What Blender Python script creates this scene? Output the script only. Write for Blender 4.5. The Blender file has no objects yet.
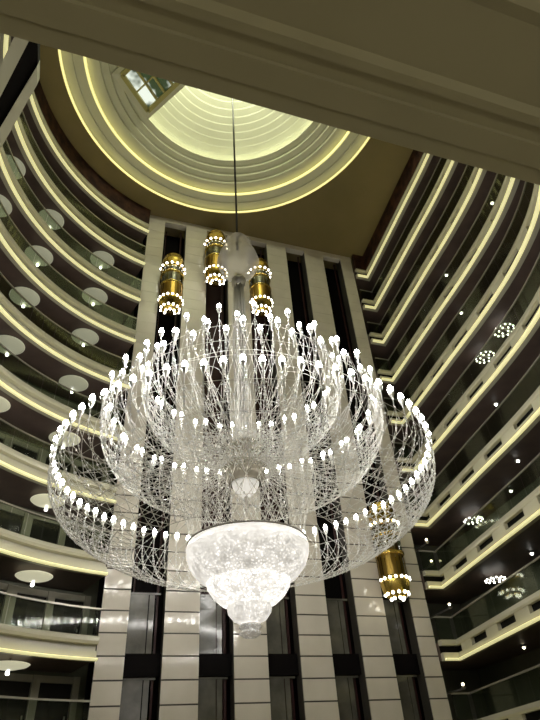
import bpy, math, random
from mathutils import Vector, Matrix
random.seed(7)
PI = math.pi
SC = bpy.context.scene
COL = SC.collection

# ------------------------------------------------------------------ materials
def mat(name, col=(.5, .5, .5), rough=.5, metal=0., spec=.5, emit=None, es=0., noise=None, bump=0.):
    m = bpy.data.materials.new(name); m.use_nodes = True
    nt = m.node_tree; b = nt.nodes['Principled BSDF']
    b.inputs['Base Color'].default_value = (*col, 1)
    b.inputs['Roughness'].default_value = rough
    b.inputs['Metallic'].default_value = metal
    b.inputs['Specular IOR Level'].default_value = spec
    if emit:
        b.inputs['Emission Color'].default_value = (*emit, 1)
        b.inputs['Emission Strength'].default_value = es
    if noise:                                   # (scale, second colour)
        tc = nt.nodes.new('ShaderNodeTexCoord'); n = nt.nodes.new('ShaderNodeTexNoise')
        n.inputs['Scale'].default_value = noise[0]; n.inputs['Detail'].default_value = 4
        r = nt.nodes.new('ShaderNodeValToRGB')
        r.color_ramp.elements[0].color = (*col, 1); r.color_ramp.elements[1].color = (*noise[1], 1)
        r.color_ramp.elements[0].position = .38; r.color_ramp.elements[1].position = .66
        nt.links.new(tc.outputs['Object'], n.inputs['Vector']); nt.links.new(n.outputs['Fac'], r.inputs['Fac'])
        nt.links.new(r.outputs['Color'], b.inputs['Base Color'])
        if bump:
            bp = nt.nodes.new('ShaderNodeBump'); bp.inputs['Strength'].default_value = bump
            nt.links.new(n.outputs['Fac'], bp.inputs['Height']); nt.links.new(bp.outputs['Normal'], b.inputs['Normal'])
    return m

def glass_mat(name, tint, gloss=.12, rough=.03, frosted=None):
    m = bpy.data.materials.new(name); m.use_nodes = True
    nt = m.node_tree; nt.nodes.clear()
    out = nt.nodes.new('ShaderNodeOutputMaterial'); mx = nt.nodes.new('ShaderNodeMixShader')
    t = nt.nodes.new('ShaderNodeBsdfTransparent'); g = nt.nodes.new('ShaderNodeBsdfDiffuse' if frosted else 'ShaderNodeBsdfGlossy')
    if frosted: g.inputs['Color'].default_value = (*frosted, 1)
    lw = nt.nodes.new('ShaderNodeLayerWeight'); lw.inputs['Blend'].default_value = .35
    ml = nt.nodes.new('ShaderNodeMath'); ml.operation = 'MULTIPLY_ADD'
    ml.inputs[1].default_value = .12; ml.inputs[2].default_value = gloss; ml.use_clamp = True
    t.inputs['Color'].default_value = (*tint, 1); g.inputs['Roughness'].default_value = rough
    nt.links.new(lw.outputs['Fresnel'], ml.inputs[0]); nt.links.new(ml.outputs[0], mx.inputs['Fac'])
    nt.links.new(t.outputs[0], mx.inputs[1]); nt.links.new(g.outputs[0], mx.inputs[2])
    nt.links.new(mx.outputs[0], out.inputs['Surface'])
    return m

def crystal_lit(name, lo, hi, scale, col=(1, .96, .9)):
    """crystal shell: glow and sparkle painted as emissive cells of differing brightness"""
    m = mat(name, (.8, .78, .74), .15, 0, .8)
    nt = m.node_tree; b = nt.nodes['Principled BSDF']
    tc = nt.nodes.new('ShaderNodeTexCoord'); v = nt.nodes.new('ShaderNodeTexVoronoi'); v.inputs['Scale'].default_value = scale
    n = nt.nodes.new('ShaderNodeTexNoise'); n.inputs['Scale'].default_value = scale * .28; n.inputs['Detail'].default_value = 3
    mr = nt.nodes.new('ShaderNodeMapRange'); mr.inputs[1].default_value = .05; mr.inputs[2].default_value = .42
    mr.inputs[3].default_value = hi; mr.inputs[4].default_value = lo
    mu = nt.nodes.new('ShaderNodeMath'); mu.operation = 'MULTIPLY'
    mr2 = nt.nodes.new('ShaderNodeMapRange'); mr2.inputs[1].default_value = .3; mr2.inputs[2].default_value = .7
    mr2.inputs[3].default_value = .65; mr2.inputs[4].default_value = 1.3
    L = nt.links.new
    L(tc.outputs['Object'], v.inputs['Vector']); L(tc.outputs['Object'], n.inputs['Vector'])
    L(v.outputs['Distance'], mr.inputs[0]); L(n.outputs['Fac'], mr2.inputs[0])
    L(mr.outputs[0], mu.inputs[0]); L(mr2.outputs[0], mu.inputs[1])
    L(mu.outputs[0], b.inputs['Emission Strength']); b.inputs['Emission Color'].default_value = (*col, 1)
    return m

M = {}
M['pillar'] = mat('PillarPanel', (.66, .61, .53), .085, 0, .55, noise=(.7, (.61, .565, .485)), bump=.02)
M['joint'] = mat('PillarJoint', (.05, .045, .035), .5)
M['shaft'] = mat('ShaftDark', (.006, .005, .005), .6, 0, .03)
M['shaftbrown'] = mat('ShaftBrown', (.035, .013, .012), .4, 0, .2)
M['shaftglass'] = mat('ShaftGlass', (.075, .072, .06), .12, 0, .7, noise=(1.2, (.115, .11, .09)))
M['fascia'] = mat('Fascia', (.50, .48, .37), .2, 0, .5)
M['slot_shade'] = mat('SlotShade', (.006, .006, .005), .6, 0, .1)  # shade inside the fascia slots put into the colour
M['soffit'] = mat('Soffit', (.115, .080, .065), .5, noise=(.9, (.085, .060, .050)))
M['floor_slab'] = mat('CorridorCarpet', (.10, .08, .06), .9)
M['wall'] = mat('CorridorWall', (.13, .13, .095), .5, noise=(.25, (.085, .09, .065)))
M['pier'] = mat('CorridorPier', (.34, .32, .25), .5)
M['door'] = mat('DoorWood', (.022, .020, .017), .5, 0, .1)
M['rail'] = mat('Handrail', (.38, .36, .30), .3, .6)
M['glass'] = glass_mat('BalconyGlass', (.78, .83, .74), .015, .06)
M['cabglass'] = glass_mat('CarGlass', (.50, .58, .52), .15)
M['cove'] = mat('CoveLight', (.9, .85, .5), .5, emit=(1., .94, .46), es=.56)
M['covetube'] = mat('CoveTube', (.9, .85, .5), .5, emit=(1., .93, .60), es=2.6)
M['covedome'] = mat('DomeCoveLight', (.9, .85, .5), .5, emit=(1., .90, .34), es=.95)
M['covestep'] = mat('StepCoveLight', (.9, .9, .7), .5, emit=(.98, 1., .80), es=5)
M['ceil'] = mat('CeilingPaint', (.20, .155, .065), .6, noise=(.3, (.175, .138, .057)))
M['dome'] = mat('DomePlaster', (.72, .72, .55), .55, noise=(.4, (.68, .68, .51)))
M['frieze'] = mat('Frieze', (.018, .006, .005), .6, 0, .2, noise=(1.4, (.075, .032, .018)))
M['near'] = mat('NearSoffit', (.40, .38, .28), .6, noise=(1.5, (.37, .35, .255)))
M['gold'] = mat('Brass', (.72, .52, .13), .25, 1., .5)
M['gold2'] = mat('BrassDark', (.34, .22, .05), .3, 1., .5)
M['carlamp'] = mat('CarLamp', (1, 1, 1), .5, emit=(1., .97, .86), es=9)
M['dish'] = mat('DishGlass', (.36, .36, .27), .4, emit=(.95, .95, .66), es=.20)
M['dish1'] = mat('DishGlowMid', (.38, .37, .27), .4, emit=(1, .97, .66), es=.30)  # same dish glass; brighter look on lower floors put into emission
M['dish2'] = mat('DishGlowBright', (.40, .38, .28), .4, emit=(1, .96, .66), es=.46)  # again the same glass, with still more brightness put into emission
M['spot'] = mat('SpotLamp', (1, 1, 1), .5, emit=(1., .98, .92), es=14)
M['warm'] = mat('WarmLamp', (1, .9, .7), .5, emit=(1., .85, .55), es=9)
M['metal'] = mat('LampMetal', (.55, .52, .46), .3, .8)
M['rim'] = mat('BowlRim', (.25, .23, .2), .3, .6)
M['cable'] = mat('Cable', (.05, .05, .04), .5)
M['wire'] = mat('SilverWire', (.88, .86, .80), .25, .0, .9)
M['bead'] = mat('CrystalBead', (.95, .95, .95), .2, .0, 1.)
_b = M['bead'].node_tree.nodes['Principled BSDF']; _b.inputs['Thin Film Thickness'].default_value = 480; _b.inputs['Thin Film IOR'].default_value = 1.7; _b.inputs['Roughness'].default_value = .06
M['cup'] = mat('CandleCup', (.85, .84, .8), .12, .1, .8)
M['hubmetal'] = mat('HubMetal', (.36, .33, .27), .25, .3, .6)
M['bulb'] = mat('CandleBulb', (1, 1, 1), .5, emit=(1., .97, .91), es=64)
M['bulbhub'] = mat('HubLamp', (1, 1, 1), .5, emit=(1., .96, .88), es=.12)
M['globe'] = glass_mat('CrystalGlobe', (.84, .82, .76), .24, .5, (.92, .90, .84))
M['bowl_a'] = crystal_lit('BowlUpper', .58, 1.7, 13)
M['bowl_b'] = crystal_lit('BowlMiddle', .85, 3.0, 13)
M['bowl_c'] = crystal_lit('BowlLower', .62, 1.7, 15)
M['finial'] = crystal_lit('FinialCrystal', .12, .8, 16)  # sparkle put into the emission; the finial holds no lamp
M['floor'] = mat('LobbyMarble', (.52, .46, .36), .25, 0, .5, noise=(.6, (.44, .38, .29)))
M['backwall'] = mat('LobbyWall', (.45, .40, .29), .6, noise=(.5, (.41, .36, .26)))
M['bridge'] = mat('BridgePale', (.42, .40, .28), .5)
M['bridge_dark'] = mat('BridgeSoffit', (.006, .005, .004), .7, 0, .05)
M['skyframe'] = mat('SkylightBar', (.50, .46, .16), .4)
def sky_mat():
    m = mat('SkylightPane', (.02, .03, .02), .15)
    nt = m.node_tree; b = nt.nodes['Principled BSDF']
    tc = nt.nodes.new('ShaderNodeTexCoord'); n = nt.nodes.new('ShaderNodeTexNoise'); n.inputs['Scale'].default_value = .9
    r = nt.nodes.new('ShaderNodeValToRGB')
    e = r.color_ramp.elements
    e[0].position = .42; e[0].color = (.03, .05, .02, 1); e[1].position = .60; e[1].color = (.92, 1, .86, 1)
    nt.links.new(tc.outputs['Object'], n.inputs['Vector']); nt.links.new(n.outputs['Fac'], r.inputs['Fac'])
    nt.links.new(r.outputs['Color'], b.inputs['Emission Color']); b.inputs['Emission Strength'].default_value = .95
    return m
M['skypane'] = sky_mat()

# ------------------------------------------------------------------ mesh builder
class MB:
    def __init__(s): s.v = []; s.f = []; s.mi = []; s.sm = []
    def add(s, vs, fs, mi=0, smooth=False):
        o = len(s.v); s.v += [tuple(v) for v in vs]
        for f in fs: s.f.append(tuple(o + i for i in f)); s.mi.append(mi); s.sm.append(smooth)
    def box(s, lo, hi, mi=0):
        x0, y0, z0 = lo; x1, y1, z1 = hi
        s.add([(x0,y0,z0),(x1,y0,z0),(x1,y1,z0),(x0,y1,z0),(x0,y0,z1),(x1,y0,z1),(x1,y1,z1),(x0,y1,z1)],
              [(0,3,2,1),(4,5,6,7),(0,1,5,4),(1,2,6,5),(2,3,7,6),(3,0,4,7)], mi)
    def tube(s, pts, r, n=4, mi=0, smooth=True, closed=False):
        P = [Vector(p) for p in pts]; vs = []; k = len(P)
        for i, p in enumerate(P):
            if closed: t = P[(i+1) % k] - P[i-1]
            else: t = P[min(i+1, k-1)] - P[max(i-1, 0)]
            t.normalize()
            a = t.cross(Vector((0,0,1)))
            if a.length < 1e-3: a = t.cross(Vector((1,0,0)))
            a.normalize(); b = t.cross(a)
            rr = r[i] if isinstance(r, (list, tuple)) else r
            for j in range(n):
                w = 2*PI*j/n; vs.append(p + a*rr*math.cos(w) + b*rr*math.sin(w))
        fs = []
        for i in range(k if closed else k-1):
            i2 = (i+1) % k
            for j in range(n):
                fs.append((i*n+j, i*n+(j+1) % n, i2*n+(j+1) % n, i2*n+j))
        if not closed: fs += [tuple(range(n-1, -1, -1)), tuple((k-1)*n+j for j in range(n))]
        s.add(vs, fs, mi, smooth)
    def lathe(s, prof, c=(0,0,0), n=32, mi=0, smooth=True, a0=0., a1=2*PI, closed_prof=False):
        full = abs(a1-a0-2*PI) < 1e-6; m = n if full else n+1; k = len(prof); vs = []
        for i in range(m):
            a = a0+(a1-a0)*i/n
            for r, z in prof: vs.append((c[0]+r*math.cos(a), c[1]+r*math.sin(a), c[2]+z))
        fs = []
        for i in range(n):
            i2 = (i+1) % m
            for j in range(k if closed_prof else k-1):
                j2 = (j+1) % k
                fs.append((i*k+j, i2*k+j, i2*k+j2, i*k+j2))
        s.add(vs, fs, mi, smooth)
    def octa(s, p, r, mi=0):
        x, y, z = p
        s.add([(x+r,y,z),(x,y+r,z),(x-r,y,z),(x,y-r,z),(x,y,z+r*1.3),(x,y,z-r*1.3)],
              [(0,1,4),(1,2,4),(2,3,4),(3,0,4),(1,0,5),(2,1,5),(3,2,5),(0,3,5)], mi)
    def sweep(s, path, prof, mi=0, smooth=False):
        """path: 2-D points; prof: closed list of (offset along the inward normal, z)."""
        nm = miter(path); k = len(prof); vs = []
        for (x, y), (nx, ny) in zip(path, nm):
            for o, z in prof: vs.append((x+nx*o, y+ny*o, z))
        fs = []
        for i in range(len(path)-1):
            for j in range(k):
                j2 = (j+1) % k; fs.append((i*k+j, i*k+j2, (i+1)*k+j2, (i+1)*k+j))
        e = (len(path)-1)*k
        fs += [tuple(range(k)), tuple(e+j for j in range(k-1, -1, -1))]
        s.add(vs, fs, mi, smooth)
    def build(s, name, mats, parent=None, loc=None):
        me = bpy.data.meshes.new(name); org = Vector(loc) if loc else Vector((0,0,0))
        me.from_pydata([Vector(v)-org for v in s.v], [], s.f)
        for m in (mats if isinstance(mats, (list, tuple)) else [mats]): me.materials.append(m)
        me.polygons.foreach_set('material_index', s.mi); me.polygons.foreach_set('use_smooth', s.sm)
        me.update()
        import bmesh
        bm = bmesh.new(); bm.from_mesh(me); bmesh.ops.recalc_face_normals(bm, faces=bm.faces); bm.to_mesh(me); bm.free()
        return link(name, me, parent, org)
def link(name, me, parent=None, loc=(0,0,0)):
    o = bpy.data.objects.new(name, me); COL.objects.link(o)
    if parent is not None:
        o.parent = parent; o.location = Vector(loc) - wloc(parent)
    else: o.location = loc
    return o
def wloc(o):
    v = Vector(o.location)
    while o.parent: o = o.parent; v += Vector(o.location)
    return v
def tag(o, label=None, cat=None, group=None, kind=None):
    if label: o['label'] = label
    if cat: o['category'] = cat
    if group: o['group'] = group
    if kind: o['kind'] = kind
    return o
def empty(name, loc, label, cat, group=None, kind=None):
    o = bpy.data.objects.new(name, None); COL.objects.link(o); o.location = loc
    return tag(o, label, cat, group, kind)
def miter(path):
    P = [Vector(p) for p in path]; out = []
    for i in range(len(P)):
        ns = []
        if i > 0: d = (P[i]-P[i-1]).normalized(); ns.append(Vector((-d.y, d.x)))
        if i < len(P)-1: d = (P[i+1]-P[i]).normalized(); ns.append(Vector((-d.y, d.x)))
        n = ns[0] if len(ns) == 1 else (ns[0]+ns[1])
        if len(ns) == 2:
            n.normalize(); n = n / max(.3, n.dot(ns[0]))
        out.append((n.x, n.y))
    return out
def copy_tree(o, parent=None):
    c = o.copy(); COL.objects.link(c); c.parent = parent
    for ch in list(o.children): copy_tree(ch, c)
    return c
ORD = ['topmost', 'second', 'third', 'fourth', 'fifth', 'sixth', 'seventh', 'eighth', 'ninth', 'tenth']

# ------------------------------------------------------------------ frame of the place
GROUND, CEIL = -1.6, 39.1
C0 = (5.05, 17.0)                      # dome / chandelier axis
def Zk(k): return 36.1 - 3.83*(k-1)    # underside of the k-th gallery edge from the top

# floor, walls, ceiling --------------------------------------------------------
b = MB(); b.box((-16, -7, GROUND-.3), (28, 36, GROUND)); tag(b.build('floor', M['floor']), 'pale marble lobby floor far below the chandelier', 'floor', kind='structure')
b = MB(); b.box((-16, -7.3, GROUND), (28, -7, 3.0)); tag(b.build('wall_back', M['backwall']), 'plain lobby wall behind the viewer under the low ceiling', 'wall', kind='structure')
# flat ceiling with the round hole of the dome
b = MB(); n = 128; RH = 11.42
vs = []; fs = []
xs0, xs1, ys0, ys1 = -16, 28, -7, 36
for zz in (CEIL, CEIL+.35):
    for i in range(n):
        a = 2*PI*i/n; c_, s_ = math.cos(a), math.sin(a)
        vs.append((C0[0]+RH*c_, C0[1]+RH*s_, zz))
    for i in range(n):
        a = 2*PI*i/n; c_, s_ = math.cos(a), math.sin(a)
        t = 1e9
        if c_ > 1e-9: t = min(t, (xs1-C0[0])/c_)
        if c_ < -1e-9: t = min(t, (xs0-C0[0])/c_)
        if s_ > 1e-9: t = min(t, (ys1-C0[1])/s_)
        if s_ < -1e-9: t = min(t, (ys0-C0[1])/s_)
        vs.append((C0[0]+t*c_, C0[1]+t*s_, zz))
for i in range(n):
    j = (i+1) % n
    fs += [(i, j, n+j, n+i), (2*n+i, 3*n+i, 3*n+j, 2*n+j), (i, 2*n+i, 2*n+j, j), (n+i, n+j, 3*n+j, 3*n+i)]
b.add(vs, fs); tag(b.build('ceiling', M['ceil']), 'flat olive ceiling around the round dome', 'ceiling', kind='structure')

# dome --------------------------------------------------------------------------
dome = empty('dome', (C0[0], C0[1], CEIL), 'round stepped dome with glowing rings above the chandelier', 'dome')
b = MB()
prof = [(11.42, CEIL), (11.46, CEIL+.42), (11.0, CEIL+.42), (11.0, CEIL+.36), (10.62, CEIL+.36), (10.62, CEIL+.46), (10.15, CEIL+.46), (10.15, CEIL+.40), (9.92, CEIL+.40), (9.92, CEIL+.78), (9.3, CEIL+.78), (9.3, CEIL+.72), (8.95, CEIL+.72)]
r, z = 8.95, CEIL+.72
for i in range(3):
    z += .30; prof.append((r, z)); r -= .48; prof.append((r, z)); z -= .06; prof.append((r, z)); r -= .05; prof.append((r, z))
lip_r, lip_z = r, z
prof += [(r, z+.10), (r+.06, z+.10), (r+.06, z+.03), (r+.42, z+.03), (r+.42, z+.55)]
r += .42; z += .55
for i in range(15):
    prof.append((r, z)); r2 = r-.50; z += .20*(1-.02*i); prof.append((r2+.06, z)); z += .07; r = r2
prof.append((.02, z+.1))
b.lathe(prof, (C0[0], C0[1], 0), 128, smooth=False)
b.build('stepped_shell', M['dome'], dome)
def ring(name, rr, zz, t, m, par):
    b = MB(); b.tube([(C0[0]+rr*math.cos(2*PI*i/128), C0[1]+rr*math.sin(2*PI*i/128), zz) for i in range(128)], t, 6, closed=True)
    return b.build(name, m, par)
ring('cove_light', 11.34, CEIL+.10, .09, M['covedome'], dome)
ring('cove_light', 9.86, CEIL+.52, .11, M['covedome'], dome)
ring('hidden_cove_light', lip_r+.26, lip_z+.12, .05, M['covestep'], dome)

# skylight in the flank of the dome
sky = empty('window_1', (-.2, 20.6, 40.6), 'slatted skylight in the flank of the dome, white and dark green panes', 'window', kind='structure')
ZS = 40.25
A = Vector((-2.15, 19.5, ZS)); Bp = Vector((-.08, 21.6, ZS)); Cp = Vector((1.9, 18.55, ZS)); Dp = Vector((-.1, 16.5, ZS))
up = Vector((0, 0, 1))
def quad_slab(b, q, th, mi=0):
    vs = [Vector(p) for p in q] + [Vector(p)+up*th for p in q]
    b.add(vs, [(0,3,2,1),(4,5,6,7),(0,1,5,4),(1,2,6,5),(2,3,7,6),(3,0,4,7)], mi)
b = MB(); quad_slab(b, (A, Bp, Cp, Dp), .06); b.build('pane', M['skypane'], sky)
b = MB()
def bar(b, p, q, w, h, dz=0):
    d = (q-p).normalized(); s_ = Vector((-d.y, d.x, 0))*w/2; e = up*dz
    quad_slab(b, (p-s_+e, q-s_+e, q+s_+e, p+s_+e), h)
for p, q in ((A, Bp), (Bp, Cp), (Cp, Dp), (Dp, A)): bar(b, p, q, .30, .30, -.22)
b.build('frame', M['skyframe'], sky)
for t in (.30, .52, .75):
    b = MB(); bar(b, A.lerp(Dp, t), Bp.lerp(Cp, t), .16, .20, -.2); b.build('glazing_bar', M['skyframe'], sky)
b = MB(); bar(b, A.lerp(Bp, .5), Dp.lerp(Cp, .5), .10, .12, -.15); b.build('cross_bar', M['skyframe'], sky)
b = MB()                                       # pale splayed surround up to the dome
ctr = (A+Bp+Cp+Dp)/4
q0 = [A, Bp, Cp, Dp]; q1 = [p+(p-ctr).normalized()*.75+up*-.12 for p in q0]
for i in range(4):
    j = (i+1) % 4
    vs = [q0[i], q0[j], q1[j], q1[i]]; vs += [v+up*.7 for v in vs]
    b.add(vs, [(0,3,2,1),(4,5,6,7),(0,1,5,4),(1,2,6,5),(2,3,7,6),(3,0,4,7)])
b.build('surround', M['dome'], sky)

# ------------------------------------------------------------------ lift tower
FY = 30.0
P0, STEP, GAP = 1.33, 3.57, 1.78
ext = [1.33, 2.66]
pill = [(1.33, 2.66)] + [(P0+1.33+GAP+STEP*i, P0+1.33+STEP*(i+1)) for i in range(4)] + [(P0+1.33+GAP+STEP*4, 19.8)]
PN = ['leftmost', 'second from left', 'third from left', 'fourth from left', 'fifth from left', 'rightmost']
JH = 1.015
for i, (x0, x1) in enumerate(pill):
    b = MB(); b.box((x0+.02, FY+.03, GROUND), (x1-.02, FY+.9, CEIL), 1)
    z = 3.72 - 6*JH
    while z < CEIL-.5:
        z1 = min(z+JH, CEIL)
        g_ = .05 if z < 16 else .012
        b.box((x0, FY-.02, max(z+g_, GROUND)), (x1, FY+.07, z1 if z1 == CEIL else z1-g_*.4))
        z += JH
    if i == 0:
        pass
    o = b.build('pillar', [M['pillar'], M['joint']], None, (x0, FY, GROUND))
    tag(o, 'pale panelled pillar of the lift tower, %s of the six' % PN[i], 'pillar', 'pillars of the lift tower')
b = MB(); b.box((P0, FY-.03, 38.62), (19.8, FY+.5, CEIL)); tag(b.build('trim_1', M['pillar']), 'pale lintel band along the top of the lift tower', 'lintel', kind='structure')
b = MB(); b.box((P0-.2, FY+1.75, GROUND), (19.8, FY+2.1, CEIL)); tag(b.build('wall_far', M['shaft']), 'dark wall at the back of the lift shafts', 'wall', kind='structure')
SHN = ['first lift shaft from the left', 'second lift shaft from the left', 'third lift shaft, behind the bowl', 'fourth lift shaft from the left', 'fifth lift shaft, at the right']
shafts = []
for i in range(5):
    x0, x1 = pill[i][1], pill[i+1][0]; shafts.append((x0, x1)); w = x1-x0
    t = empty('lift_shaft', ((x0+x1)/2, FY+1, GROUND), 'dark narrow %s between pale pillars' % SHN[i], 'lift shaft', 'lift shafts')
    b = MB(); b.box((x0, FY+1.5, GROUND), (x1, FY+1.72, 38.6)); b.build('back_panel', M['shaftbrown'] if i in (1, 2) else M['shaft'], t)
    for (za, zb) in ((GROUND, 1.1), (2.1, 4.95), (6.0, 8.85)):
        b = MB(); b.box((x0+.02, FY+.62, za), (x0+w*.56, FY+.70, zb)); b.box((x0+w*.59, FY+.64, za), (x0+w*.74, FY+.70, zb)); b.box((x0+.02, FY+.58, zb-.10), (x0+w*.9, FY+.7, zb))
        b.build('glass_screen', M['shaftglass'], t)
    for (za, zb) in ((1.1, 2.1), (4.98, 5.97)):
        b = MB(); b.box((x0, FY+.45, za), (x1, FY+.9, zb)); b.build('spandrel', M['shaft'], t)
    b = MB(); b.box((x0+w*.8, FY+.75, GROUND), (x0+w*.86, FY+.85, 38.6)); b.box((x0+w*.12, FY+.95, GROUND), (x0+w*.16, FY+1.05, 38.6)); b.build('guide_rail', M['shaftbrown'], t)

# lift cars ---------------------------------------------------------------------
def lamp_ball(name, p, r, m, par, cache={}):
    key = (round(r, 3), m.name)
    if key not in cache:
        bb = MB(); bb.lathe([(0, -r), (r*.7, -r*.7), (r, 0), (r*.7, r*.7), (0, r)], n=10)
        me = bb.build('tmp', m).data; bpy.data.objects.remove(bpy.data.objects['tmp']); cache[key] = me
    return link(name, cache[key], par, p)
def lift_car(loc, label):
    x, y, z = loc                                  # bottom of the car
    t = empty('lift_car', loc, label, 'lift car', 'gold glass lift cars')
    R_ = .84; H = 5.6
    b = MB(); b.lathe([(.02, .12), (.28, .02), (.55, .10), (.74, .40), (R_, .85), (R_+.03, 1.0), (R_-.02, 1.05), (R_-.02, 1.2)], loc, 40)
    b.build('base_bowl', M['gold'], t)
    b = MB()
    for i in range(40):                            # fluted brass drum
        a = 2*PI*i/40; rr = .80 + (.05 if i % 2 else 0)
        a2 = 2*PI*(i+1)/40
        b.add([(x+rr*math.cos(a), y+rr*math.sin(a), z+1.15), (x+rr*math.cos(a2), y+rr*math.sin(a2), z+1.15), (x+rr*math.cos(a2), y+rr*math.sin(a2), z+2.35), (x+rr*math.cos(a), y+rr*math.sin(a), z+2.35)], [(0, 1, 2, 3)])
    b.build('fluted_drum', M['gold2'], t)
    b = MB(); b.lathe([(.80, 2.35), (.86, 2.40), (.86, 2.52), (.78, 2.55)], loc, 40); b.build('brass_band', M['gold'], t)
    b = MB(); b.lathe([(.79, 3.45), (.86, 3.50), (.86, 3.62), (.79, 3.66)], loc, 40); b.build('brass_band', M['gold'], t)
    b = MB(); b.lathe([(.78, 2.55), (.78, 4.15)], loc, 32); b.build('cabin_glass', M['cabglass'], t)
    b = MB(); b.lathe([(.02, 4.15), (.6, 4.12), (.84, 4.18), (.88, 4.35), (.80, 4.5), (.86, 4.9), (.80, 5.2), (.66, 5.3), (.70, 5.55), (.5, 5.65), (.02, 5.7)], loc, 40); b.build('crown', M['gold'], t)
    b = MB(); b.lathe([(.02, 2.5), (.6, 2.5), (.6, 4.1), (.02, 4.1)], loc, 16); b.build('cabin_core', M['gold2'], t)
    b = MB(); b.box((x-.25, y+.5, z+1.4), (x+.25, FY+.25, z+4.0)); b.build('guide_bracket', M['shaft'], t)
    for rr, zz, nn, off in ((.86, 1.02, 16, 0), (.66, .24, 12, .2), (.36, .0, 7, .1), (.90, 4.28, 14, 0)):
        for i in range(nn):
            a = 2*PI*i/nn+off
            if math.sin(a) > .35: continue          # the rear ones are against the shaft
            lamp_ball('lamp', (x+rr*math.cos(a), y+rr*math.sin(a), z+zz), .088, M['carlamp'], t)
    return t
sc_ = [(a+c)/2 for a, c in shafts]
CY = FY-1.0; F_ = CY/FY
lift_car((3.58*F_, CY, 28.4*F_), 'gold lift car with rings of lamps in the leftmost shaft')
lift_car((7.0*F_, CY, 32.4*F_), 'gold lift car highest of all, in the second shaft from left')
lift_car((10.72*F_, CY, 29.9*F_), 'gold lift car behind the glass globe, in the middle shaft')
lift_car((17.95*F_, CY, 8.75*F_), 'low gold lift car in the rightmost shaft beside the chandelier')

# ------------------------------------------------------------------ galleries
def left_path(r, a0=106.6, a1=190, n=64):
    # inward normal = left of travel: travel from large angle is clockwise, so go counter-clockwise
    return [(C0[0]+r*math.cos(math.radians(a0+(a1-a0)*i/n)), C0[1]+r*math.sin(math.radians(a0+(a1-a0)*i/n))) for i in range(n+1)]
RX = [(17.2, 9.0), (18.6, 11.5), (19.5, 14.5), (20.0, 18.0), (20.3, 22.0), (20.6, 26.0), (20.85, 29.5)]
def catmull(P, m=6):
    out = []
    for i in range(len(P)-1):
        p0, p1, p2, p3 = P[max(i-1, 0)], P[i], P[i+1], P[min(i+2, len(P)-1)]
        for j in range(m):
            t = j/m
            out.append(tuple(.5*((2*p1[d])+(-p0[d]+p2[d])*t+(2*p0[d]-5*p1[d]+4*p2[d]-p3[d])*t*t+(-p0[d]+3*p1[d]-3*p2[d]+p3[d])*t**3) for d in (0, 1)))
    return out+[P[-1]]
RB = catmull([(12.9, 4.2), (15.2, 6.4)]+RX)
def right_path(k):
    sh = max(0, k-4)*.02
    p = [(x-sh*(29.5-y), y) for x, y in RB]
    return p+[(19.84, 29.5)]
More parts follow.
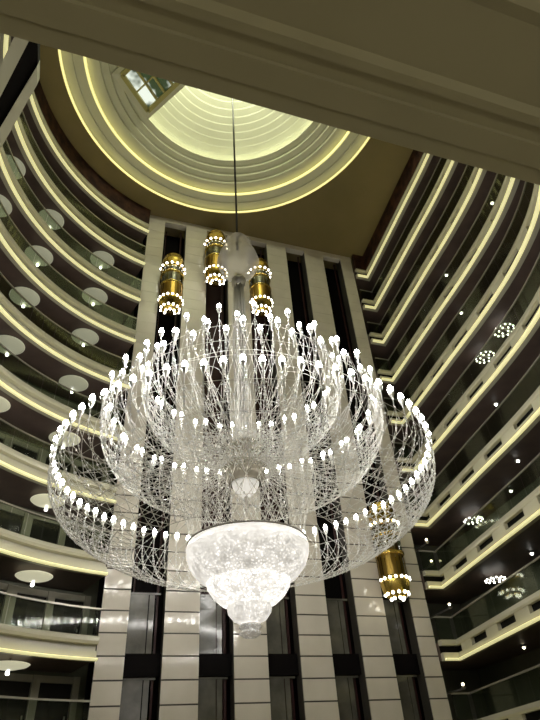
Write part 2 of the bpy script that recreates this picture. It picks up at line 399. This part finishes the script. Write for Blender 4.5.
def gallery(side, k):
    z = Zk(k)
    if side == 'left':
        path = left_path(13.0); path_dir = path; W = 3.4
    else:
        path = right_path(k); W = 3.4
    # the atrium must be on the left of travel
    if side == 'left':
        lab = '%s curved gallery from the top on the left side' % ORD[k-1] if k > 1 else 'topmost curved cornice gallery on the left, under the dark red frieze'
    else:
        lab = '%s gallery from the top on the right side' % ORD[k-1] if k > 1 else 'topmost cornice gallery on the right, under the dark red frieze'
    cx = sum(p[0] for p in path)/len(path); cy = sum(p[1] for p in path)/len(path)
    t = empty('balcony', (path[len(path)//2][0], path[len(path)//2][1], z), lab, 'balcony', 'galleries on the %s' % side)
    sgn = 1
    b = MB()
    if side == 'left':
        b.sweep(path, [(-.26, z+.06), (-3.3, z+.06), (-3.3, z+.95), (-.26, z+.95)])
    else:
        inn = [(x-nx*.29, y-ny*.29) for (x, y), (nx, ny) in zip(path, miter(path))]
        out = [(x+3.25, y) for x, y in RB]; out[-1] = (24.1, 32.7); out.append((19.84, 32.7))
        m_ = len(inn); vs = []
        for zz in (z+.06, z+.95): vs += [(x, y, zz) for x, y in inn]+[(x, y, zz) for x, y in out]
        fs = []
        for i in range(m_-1): fs += [(i, i+1, m_+i+1, m_+i), (2*m_+i, 3*m_+i, 3*m_+i+1, 2*m_+i+1), (i, 2*m_+i, 2*m_+i+1, i+1), (m_+i, m_+i+1, 3*m_+i+1, 3*m_+i)]
        fs += [(0, m_, 3*m_, 2*m_), (m_-1, 3*m_-1, 4*m_-1, 2*m_-1)]
        b.add(vs, fs)
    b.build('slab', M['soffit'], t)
    b = MB()
    if side == 'left':
        b.sweep(path, [(0, z), (0, z+.42), (-.22, z+.44), (-.22, z+.68), (.06, z+.70), (.12, z+.82), (.10, z+.98), (0, z+1.05), (-.25, z+1.05), (-.25, z)])
    else:
        b.sweep(path, [(0, z), (0, z+.40), (-.28, z+.40), (-.28, z)])
        b.sweep(path, [(.02, z+.76), (.06, z+.86), (.02, z+1.05), (-.28, z+1.05), (-.28, z+.76)])
    b.build('fascia', M['fascia'], t)
    if side == 'right':
        # open frame between the two bands: pale piers, slot shade put in as a near-black sheet
        b = MB(); b.sweep(path, [(-.20, z+.38), (-.20, z+.78), (-.27, z+.78), (-.27, z+.38)]); b.build('slot_shade_sheet', M['slot_shade'], t)
        
        pp = [Vector(p) for p in path]
        tot = [0]
        for i in range(len(pp)-1): tot.append(tot[-1]+(pp[i+1]-pp[i]).length)
        def at(s):
            for i in range(len(pp)-1):
                if s <= tot[i+1]: return pp[i].lerp(pp[i+1], (s-tot[i])/(tot[i+1]-tot[i]))
            return pp[-1]
        per = 3.1; s0 = tot[-2]-.5
        while s0 > per:
            a0, a1 = s0, max(0.1, s0-per*(.42 if k > 4 else .62))
            q = [at(a1+(a0-a1)*u/6) for u in range(7)]
            b = MB(); b.sweep([tuple(v) for v in q], [(0, z+.40), (0, z+.76), (-.2, z+.76), (-.2, z+.40)]); b.build('fascia_pier', M['fascia'], t)
            s0 -= per
    b = MB()
    b.sweep(path, [(.02, z-.01), (.17, z+.0), (.22, z+.05), (.20, z+.09), (.15, z+.04), (.02, z+.03)]); b.build('cove_light', M['cove'], t)
    b = MB(); b.sweep(path, [(.11, z+.045), (.14, z+.045), (.14, z+.08), (.11, z+.08)]); b.build('light_tube', M['covetube'], t)
    if k > 1:
        b = MB(); pp = path; step = 3 if side == 'left' else 2
        for i in range(0, len(pp)-1, step):
            q = [Vector(p) for p in pp[i:i+step+1]]
            if len(q) < 2: continue
            d0 = (q[1]-q[0]).normalized()*.02; d1 = (q[-1]-q[-2]).normalized()*.02
            q[0] = q[0]+d0; q[-1] = q[-1]-d1
            b.sweep([tuple(v) for v in q], [(-.13, z+1.06), (-.13, z+2.24), (-.145, z+2.24), (-.145, z+1.06)])
        b.build('glass_balustrade', M['glass'], t)
        b = MB(); b.sweep(path, [(-.10, z+2.23), (-.10, z+2.31), (-.18, z+2.31), (-.18, z+2.23)]); b.build('handrail', M['rail'], t)
    return t
for k in range(1, 11):
    gallery('left', k); gallery('right', k)

# friezes, corridor walls
b = MB(); b.sweep(left_path(13.02), [(0, 37.16), (0, CEIL), (-.3, CEIL), (-.3, 37.16)]); tag(b.build('trim_2', M['frieze']), 'dark red frieze curving under the ceiling on the left', 'frieze', kind='structure')
b = MB(); b.sweep(right_path(1), [(0, 37.16), (0, CEIL), (-.3, CEIL), (-.3, 37.16)]); tag(b.build('trim_3', M['frieze']), 'dark red frieze under the ceiling on the right', 'frieze', kind='structure')
b = MB(); b.sweep(left_path(16.4, 100, 194), [(0, GROUND), (0, CEIL), (-.3, CEIL), (-.3, GROUND)]); tag(b.build('wall_left', M['wall']), 'olive corridor wall behind the left galleries', 'wall', kind='structure')
rp = [(x+3.3, y) for x, y in RB]; rp[-1] = (24.2, 32.8); rp += [(20.1, 32.8)]
b = MB(); b.sweep(rp, [(0, GROUND), (0, CEIL), (-.3, CEIL), (-.3, GROUND)]); tag(b.build('wall_right', M['wall']), 'olive corridor wall behind the right galleries', 'wall', kind='structure')

# guest room doors
DN = 0
def door(p, nrm, lab, grp):
    global DN
    DN += 1
    t = empty('door_%d' % DN, p, lab, 'door', grp, 'structure')
    tx, ty = -nrm[1], nrm[0]
    def blk(b, u0, u1, v0, v1, z0, z1):
        c = [(p[0]+tx*u+nrm[0]*v, p[1]+ty*u+nrm[1]*v) for u, v in ((u0, v0), (u1, v0), (u1, v1), (u0, v1))]
        b.add([(x, y, p[2]+z0) for x, y in c]+[(x, y, p[2]+z1) for x, y in c], [(0,3,2,1),(4,5,6,7),(0,1,5,4),(1,2,6,5),(2,3,7,6),(3,0,4,7)])
    b = MB(); blk(b, -.8, .8, 0, .06, 0, 2.45); b.build('door_leaf', M['door'], t)
    b = MB(); blk(b, -1.12, -.8, 0, .22, 0, 2.75); blk(b, .8, 1.12, 0, .22, 0, 2.75); blk(b, -.8, .8, 0, .16, 2.45, 2.75); b.build('door_frame', M['pier'], t)
    b = MB(); blk(b, .6, .66, .06, .12, .95, 1.1); b.build('door_handle', M['metal'], t)
for k in range(2, 11):
    for j, a in enumerate((109, 116, 123.5, 131)):
        ar = math.radians(a); nr = (-math.cos(ar), -math.sin(ar))
        door((C0[0]+16.38*math.cos(ar), C0[1]+16.38*math.sin(ar), Zk(k)+.96), nr, 'dark door on the %s left gallery from the top, %s from the lift tower' % (ORD[k-1], ['nearest', 'second', 'third', 'fourth'][j]), 'guest room doors on the left')

# dish lamps under the left galleries
dp = None
DISH = {2: (118.3, 136.8, 154), 3: (118.4, 137.1, 153.8), 4: (118.9, 137.6), 5: (119.5, 138), 6: (119, 137.6), 7: (120, ), 8: (119.7, ), 9: (121, )}
AN = ['nearest the lift tower', 'middle one', 'farthest from the lift tower']
for k, aa in DISH.items():
    for j, a in enumerate(aa):
        ar = math.radians(a); x = C0[0]+14.25*math.cos(ar); y = C0[1]+14.25*math.sin(ar); z = Zk(k)
        nm = AN[0] if j == 0 else (AN[1] if (j == 1 and len(aa) == 3) else 'farther from the lift tower')
        if j == 2: nm = AN[2]
        lab = 'round dish lamp under the %s left gallery%s' % (ORD[k-1], ', '+nm if len(aa) > 1 else '')
        if dp is None:
            t = empty('dish_lamp', (x, y, z), lab, 'ceiling lamp', 'dish lamps under the left galleries'); dp = t
            b = MB(); b.lathe([(.02, -.36), (.45, -.33), (.78, -.25), (.87, -.18), (.84, -.17), (.45, -.25), (.02, -.28)], (x, y, z), 40); b.build('dish', M['dish'], t)
            b = MB(); b.tube([(x, y, z+.05), (x, y, z-.34)], .05, 8); b.build('rod', M['metal'], t)
            b = MB(); b.lathe([(0, -.1), (.07, -.06), (.085, .02), (.05, .08), (0, .09)], (x-.05, y+.6, z-.40), 12); b.build('spot_bulb', M['spot'], t)
        else:
            t = copy_tree(dp); t.location = (x, y, z); t['label'] = lab
            if k >= 6:
                for c in t.children:
                    if c.name.startswith('dish'):
                        c.data = c.data.copy(); c.data.materials[0] = M['dish2'] if k >= 7 else M['dish1']

# lamps in the right galleries
RL = [((21.75, 21.51), 3), ((21.67, 21.36), 4), ((21.26, 20.91), 6), ((20.94, 20.55), 7), ((22.18, 18.59), 3), ((21.25, 15.37), 3), ((22.94, 23.81), 7), ((23.3, 27.48), 7), ((22.3, 23.23), 8), ((22.44, 26.11), 9)]
used = {}
for (x, y), k in RL:
    z = Zk(k)+.06; i = used.get(k, 0); used[k] = i+1; nsame = sum(1 for r_ in RL if r_[1] == k)
    lab = 'small bright ceiling spot under the %s right gallery' % ORD[k-1]
    if nsame > 1:
        rank = sorted([r_[0][1] for r_ in RL if r_[1] == k]).index(y)
        lab += ', ' + (['nearest the viewer', 'next farther' if nsame == 3 else 'farther back', 'farthest back'][rank])
    t = empty('ceiling_spot', (x, y, z), lab, 'ceiling spot', 'ceiling spots in the right galleries')
    b = MB(); b.lathe([(.12, .0), (.16, -.04), (.16, -.08), (.10, -.08), (.10, -.02)], (x, y, z), 16); b.build('trim_ring', M['metal'], t)
    lamp_ball('bulb', (x, y, z-.10), .075, M['warm'] if k == 9 else M['spot'], t)
for (x, y, z, lab) in ((20.75, 29.9, 12.35, 'small lamp beside the lift tower under the seventh right gallery, upper of two'), (20.75, 29.9, 11.0, 'small reflected light beside the lift tower under the seventh right gallery, lower of two'),
                       (21.5, 30.2, 8.55, 'small lamp beside the lift tower under the eighth right gallery'), (21.1, 30.2, 4.35, 'small warm lamp beside the lift tower under the ninth right gallery')):
    t = empty('wall_light', (x, y, z), lab, 'wall lamp', 'wall lamps beside the lift tower')  # the one level with the glass is a reflection, built as a lit bulb
    b = MB(); b.lathe([(.05, -.2), (.14, -.12), (.14, -.05), (.05, .0)], (x, y, z), 14); b.build('bracket', M['metal'], t)
    b = MB(); b.box((x-.04, y, z-.18), (x+.04, 32.82, z-.10)); b.build('arm', M['metal'], t)
    lamp_ball('bulb', (x, y, z+.06), .08, M['warm'], t)
for (x, y, k, lab) in ((21.45, 18.52, 5, 'ring of tiny glowing dots under the fifth right gallery, right one of two'), (21.86, 20.99, 5, 'ring of tiny glowing dots under the fifth right gallery, left one of two'),
                       (22.9, 27.6, 7, 'ring of tiny glowing dots under the seventh right gallery'), (22.6, 26.9, 8, 'ring of tiny glowing dots under the eighth right gallery')):
    z = Zk(k)-.12
    t = empty('dot_ring', (x, y, z), lab, 'ring lamp', 'rings of glowing dots in the right galleries')  # glowing dots on a hoop, hung below the gallery edge
    b = MB(); b.tube([(x+.55*math.cos(2*PI*i/24), y+.55*math.sin(2*PI*i/24), z-.05) for i in range(24)], .035, 6, closed=True)
    b.tube([(x-.55, y, z-.05), (x, y, z+.1), (x+.55, y, z-.05)], .02, 5); b.build('hoop', M['metal'], t)
    for rr, nn in ((.55, 12), (.28, 5)):
        for i in range(nn):
            lamp_ball('bulb', (x+rr*math.cos(2*PI*i/nn), y+rr*math.sin(2*PI*i/nn), z-.10), .05, M['carlamp'], t)
    b = MB(); b.tube([(x-.28, y, z-.06), (x+.28, y, z-.06)], .02, 5); b.build('crossbar', M['metal'], t)

# ------------------------------------------------------------------ near side: soffit overhead and the bridge end
b = MB()
zb = 3.0
prof = [(1.42, zb), (1.42, zb+1.2), (-7, zb+1.2), (-7, zb+.05), (.15, zb+.05), (.15, zb+.12), (.48, zb+.12), (.53, zb+.02), (.58, zb+.0), (.64, zb+.02), (1.0, zb+.03), (1.04, zb-.0), (1.09, zb+.0), (1.09, zb+.02), (1.18, zb+.02), (1.185, zb-.01), (1.32, zb-.01), (1.325, zb)]
vs = [(-16, y, z) for y, z in prof]+[(28, y, z) for y, z in prof]; k = len(prof)
b.add(vs, [(j, (j+1) % k, k+(j+1) % k, k+j) for j in range(k)]+[tuple(range(k)), tuple(range(2*k-1, k-1, -1))])
tag(b.build('beam', M['near']), 'moulded soffit of the near storey edge across the top, out of focus', 'soffit', kind='structure')
b = MB(); b.tube([(-16, .44, zb+.09), (28, .44, zb+.09)], .02, 6); tag(b.build('cove_light', M['cove']), 'thin cove light strip in the near soffit at the top right corner', 'cove light')

br = empty('walkway', (-4.4, 9.9, 20), 'dark bottomed walkway end with pale edges at the upper left corner', 'walkway')
def poly(b, pts, z0, z1):
    n_ = len(pts); vs = [(x, y, z0) for x, y in pts]+[(x, y, z1) for x, y in pts]
    b.add(vs, [tuple(range(n_-1, -1, -1)), tuple(range(n_, 2*n_))]+[(i, (i+1) % n_, n_+(i+1) % n_, n_+i) for i in range(n_)])
dx, dy = -1.3, 2.85
def ex(p, s): return (p[0]+dx*s, p[1]+dy*s)
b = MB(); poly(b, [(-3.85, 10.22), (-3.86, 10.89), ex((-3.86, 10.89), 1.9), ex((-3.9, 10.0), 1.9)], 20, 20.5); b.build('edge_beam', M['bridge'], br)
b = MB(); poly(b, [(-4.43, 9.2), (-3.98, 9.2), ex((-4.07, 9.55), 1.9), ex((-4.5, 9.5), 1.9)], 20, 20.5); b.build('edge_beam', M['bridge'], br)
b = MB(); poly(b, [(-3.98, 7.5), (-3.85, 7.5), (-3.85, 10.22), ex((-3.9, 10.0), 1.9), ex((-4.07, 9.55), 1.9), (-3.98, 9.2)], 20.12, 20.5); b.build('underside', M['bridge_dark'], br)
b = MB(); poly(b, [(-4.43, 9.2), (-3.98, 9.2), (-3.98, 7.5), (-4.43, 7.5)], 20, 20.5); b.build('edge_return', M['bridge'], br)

# ------------------------------------------------------------------ chandelier
X0, Y0 = C0
ch = empty('chandelier', (X0, Y0, 3.9), 'giant tiered crystal chandelier with glowing candle bulbs and lit bowl at centre', 'chandelier')
b = MB(); b.tube([(X0, Y0, 20.9), (X0, Y0, 43.3)], .055, 8); b.build('cable', M['cable'], ch)
b = MB(); b.lathe([(.05, 19.0), (.45, 19.1), (.82, 19.5), (1.0, 20.05), (.88, 20.55), (.56, 20.84), (.52, 20.9), (.66, 21.05), (.68, 21.35), (.52, 21.62), (.25, 21.74), (.05, 21.76)], (X0, Y0, 0), 40); b.build('crystal_globe', M['globe'], ch)
b = MB(); b.lathe([(.06, 8.2), (.06, 19.2)], (X0, Y0, 0), 12); b.lathe([(.10, 18.4), (.30, 18.55), (.34, 18.8), (.12, 19.0)], (X0, Y0, 0), 20); b.build('stem', M['metal'], ch)
b = MB()
for i in range(22):                                       # glass rods round the stem
    a = 2*PI*i/22; rr = .20+.06*(i % 3)
    b.tube([(X0+rr*.7*math.cos(a), Y0+rr*.7*math.sin(a), 9.0), (X0+rr*math.cos(a), Y0+rr*math.sin(a), 11.5), (X0+rr*1.0*math.cos(a), Y0+rr*1.0*math.sin(a), 15.5+1.2*(i % 2)), (X0+rr*.6*math.cos(a), Y0+rr*.6*math.sin(a), 18.6)], .022, 4)
tag(b.build('glass_rods', M['wire'], ch), kind='stuff')
b = MB(); b.lathe([(.02, 8.15), (.20, 8.2), (.36, 8.36), (.46, 8.55), (.48, 8.65)], (X0, Y0, 0), 32); b.build('hub_cap', M['bulbhub'], ch)
b = MB(); b.lathe([(.56, 8.62), (.66, 8.7), (.74, 9.3), (.62, 9.4), (.72, 10.0), (.5, 10.2), (.06, 10.25)], (X0, Y0, 0), 32); b.build('hub', M['hubmetal'], ch)
b = MB(); b.tube([(X0, Y0, 8.15), (X0, Y0, 6.0)], .06, 8); b.build('bowl_rod', M['metal'], ch)

def interp(prof, t):
    n_ = len(prof)-1; f = t*n_; i = min(int(f), n_-1); u = f-i
    p0, p1, p2, p3 = prof[max(i-1, 0)], prof[i], prof[i+1], prof[min(i+2, n_)]
    return tuple(.5*((2*p1[d])+(-p0[d]+p2[d])*u+(2*p0[d]-5*p1[d]+4*p2[d]-p3[d])*u*u+(-p0[d]+3*p1[d]-3*p2[d]+p3[d])*u**3) for d in (0, 1))
CUPME = None
def candle_mesh():
    b1 = MB(); b1.lathe([(.015, -.62), (.02, -.30), (.045, -.24), (.085, -.14), (.095, -.08), (.06, -.08), (.03, -.10)], n=10)
    cup = b1.build('tmp1', M['cup']).data
    b2 = MB(); b2.lathe([(0, -.11), (.055, -.08), (.085, .0), (.075, .08), (.035, .15), (0, .17)], n=10)
    bu = b2.build('tmp2', M['bulb']).data
    for nme in ('tmp1', 'tmp2'): bpy.data.objects.remove(bpy.data.objects[nme])
    return cup, bu
CUPME, BULBME = candle_mesh()
bulbs = []
def tier(name, profs, nb, R_, h, twist, wr, hoops, segs=16, bead=.029, jit=.0, fam=((1, 0), (-1, 0), (.10, .5), (-.04, .5))):
    """profs: meridian profiles (r, z) from the candle ring to the hub"""
    b = MB(); bd = MB()
    for q in range(nb):
        a = 2*PI*(q+.5*0)/nb
        hz = jit*(1 if q % 2 else -.6) + random.uniform(-.04, .04)
        rr = R_ + (.10 if q % 2 else -.10)*(1 if jit else 0)
        bulbs.append((X0+rr*math.cos(a), Y0+rr*math.sin(a), h+hz+.62))
        for pi_, prof in enumerate(profs):
            for sg, of_ in fam:
                if of_ != .5 and q % 2 and pi_: continue
                if of_ == .5 and pi_: continue
                pts = []
                te = .62 if of_ == .5 else 1.
                for s_ in range(segs+1):
                    t = te*s_/segs; r_, z_ = interp(prof, t)
                    if s_ == 0 and pi_ == 0: r_, z_ = rr, h+hz
                    aa = a + sg*twist*(.25*t+.75*t**1.7)
                    r2 = r_*(1+random.uniform(-.003, .003))
                    pts.append((X0+r2*math.cos(aa), Y0+r2*math.sin(aa), z_))
                b.tube(pts, wr, 3)
                for s_ in range(1, segs, 1):
                    if random.random() < .55: bd.octa(pts[s_], bead*random.uniform(.7, 1.3))
    for rr, zz in hoops:
        b.tube([(X0+rr*math.cos(2*PI*i/72), Y0+rr*math.sin(2*PI*i/72), zz) for i in range(72)], wr*1.1, 3, closed=True)
    o = b.build(name, M['wire'], ch); tag(o, kind='stuff')
    o = bd.build('crystal_beads', M['bead'], ch); tag(o, kind='stuff')
# outer basket
po = [(6.38, 8.45), (6.32, 7.95), (5.95, 7.3), (5.25, 6.75), (4.4, 6.3), (3.6, 6.1)]
pa = [(5.9, 7.35), (5.0, 7.75), (3.9, 8.35), (2.7, 8.95), (1.6, 9.25), (.66, 9.1)]
tier('outer_basket', [po, pa], 78, 6.38, 8.42, .42, .0092, [(6.4, 8.42), (6.17, 7.6), (5.3, 6.78), (4.3, 6.26), (3.6, 6.1)], 16)
pm = [(5.0, 11.5), (5.1, 10.6), (4.85, 9.7), (4.1, 8.9), (3.0, 8.6), (1.8, 8.9), (.7, 9.3)]
tier('middle_basket', [pm], 58, 4.97, 10.95, .5, .0092, [(4.99, 10.95), (5.07, 10.3), (4.1, 8.9)], 18, jit=.12)
pn = [(3.8, 13.0), (3.8, 12.2), (3.45, 11.2), (2.6, 10.4), (1.7, 10.1), (.72, 10.0)]
tier('inner_basket', [pn], 40, 3.8, 12.65, .55, .0092, [(3.82, 12.65), (3.6, 11.7), (2.6, 10.4)], 16, jit=.15)
b = MB()                                                  # net between the hub and the bowl rim
for q in range(34):
    for sg in (-1, 1):
        pts = []
        for s_ in range(11):
            t = s_/10; r_, z_ = interp([(2.5, 8.9), (2.35, 8.3), (2.05, 7.5), (1.9, 6.9), (1.92, 6.5)], t); aa = 2*PI*q/34+sg*.5*t
            pts.append((X0+r_*math.cos(aa), Y0+r_*math.sin(aa), z_))
        b.tube(pts, .0105, 3)
for q in range(44):                                       # palm-like sprays leaving the hub
    a = 2*PI*q/44; k_ = random.uniform(.8, 1.15)
    pts = []
    for s_ in range(11):
        r_, z_ = interp([(.45, 9.6), (.8, 10.5), (1.6, 11.1*k_+.0), (2.5, 11.0*k_), (3.2, 10.4*k_)], s_/10)
        pts.append((X0+r_*math.cos(a), Y0+r_*math.sin(a), z_))
    b.tube(pts, .0108, 3)
tag(b.build('hub_sprays', M['wire'], ch), kind='stuff')
# candles: those nearest the viewer are single parts, the far remainder one part
bulbs.sort(key=lambda p: Vector(p).length)
for p in bulbs[:100]:
    c = link('candle_cup', CUPME, ch, p); link('bulb', BULBME, c, p)
b = MB(); bb = MB()
for p in bulbs[100:]:
    o = len(b.v)
    b.add([Vector(v.co)+Vector(p) for v in CUPME.vertices], [tuple(f.vertices) for f in CUPME.polygons], 0, True)
    b.add([Vector(v.co)+Vector(p) for v in BULBME.vertices], [tuple(f.vertices) for f in BULBME.polygons], 1, True)
tag(b.build('far_candles', [M['cup'], M['bulb']], ch), kind='stuff')
# crystal bowl
def bowl(name, prof, m):
    b = MB(); b.lathe(prof, (X0, Y0, 0), 64); return b.build(name, m, ch)
bu = bowl('bowl_upper', [(1.90, 6.50), (1.97, 6.34), (1.95, 6.08), (1.82, 5.76), (1.58, 5.48), (1.28, 5.30)], M['bowl_a'])
bm_ = bowl('bowl_middle', [(1.28, 5.58), (1.33, 5.42), (1.27, 5.15), (1.10, 4.90), (.86, 4.70), (.64, 4.60)], M['bowl_b'])
bl = bowl('bowl_lower', [(.66, 4.74), (.69, 4.64), (.65, 4.42), (.50, 4.23), (.32, 4.14), (.06, 4.12)], M['bowl_c'])
for o, (rr, zz) in ((bu, (1.92, 6.50)), (bm_, (1.30, 5.58)), (bl, (.67, 4.74))):
    b = MB(); b.tube([(X0+rr*math.cos(2*PI*i/64), Y0+rr*math.sin(2*PI*i/64), zz) for i in range(64)], .03, 6, closed=True); b.build('rim', M['rim'], o)
b = MB(); b.lathe([(.05, 4.16), (.30, 4.11), (.34, 4.03), (.24, 3.96), (.32, 3.90), (.32, 3.84), (.22, 3.77), (.04, 3.75)], (X0, Y0, 0), 24); b.build('finial', M['finial'], ch)

# ------------------------------------------------------------------ added fill lights
def point(name, loc, w, col, r=.3):
    l = bpy.data.lights.new(name, 'POINT'); l.energy = w; l.color = col; l.shadow_soft_size = r
    o = bpy.data.objects.new(name, l); o.location = loc; COL.objects.link(o); return o
point('dome_fill', (5.05, 16.0, 41.6), 1500, (.97, 1, .76), .6)  # unseen point light added to brighten the inner dome
point('soffit_fill', (-3, -3.5, 0.8), 128, (1, .95, .68), .3)  # unseen pair added behind the viewer to brighten the near soffit
point('soffit_fill', (6, -3.5, 0.8), 128, (1, .95, .68), .3)

w = bpy.data.worlds.new('World'); SC.world = w; w.use_nodes = True
bg = w.node_tree.nodes['Background']; bg.inputs[0].default_value = (.9, .85, .6, 1); bg.inputs[1].default_value = .012

# ------------------------------------------------------------------ camera
def cam():
    f = 555.0
    def ray(x, y): return Vector((x-270, -(y-360), -f))
    u = ray(218, -339).normalized()
    xh = ray(2200, 652); xh -= u*xh.dot(u); xh.normalize()
    yh = u.cross(xh)
    m = Matrix((xh, yh, u)).to_4x4()
    c = bpy.data.cameras.new('camera'); c.sensor_fit = 'VERTICAL'; c.sensor_height = 36; c.sensor_width = 27; c.lens = 36*f/720
    c.clip_start = .05; c.clip_end = 300
    o = bpy.data.objects.new('camera', c); o.matrix_world = m; COL.objects.link(o); SC.camera = o
cam()
vs_ = SC.view_settings; vs_.view_transform = 'Standard'; vs_.look = 'None'; vs_.exposure = 0; vs_.gamma = 1; vs_.use_curve_mapping = False
SC.cycles.max_bounces = 8; SC.cycles.diffuse_bounces = 4; SC.cycles.transparent_max_bounces = 24; SC.cycles.sample_clamp_indirect = 4
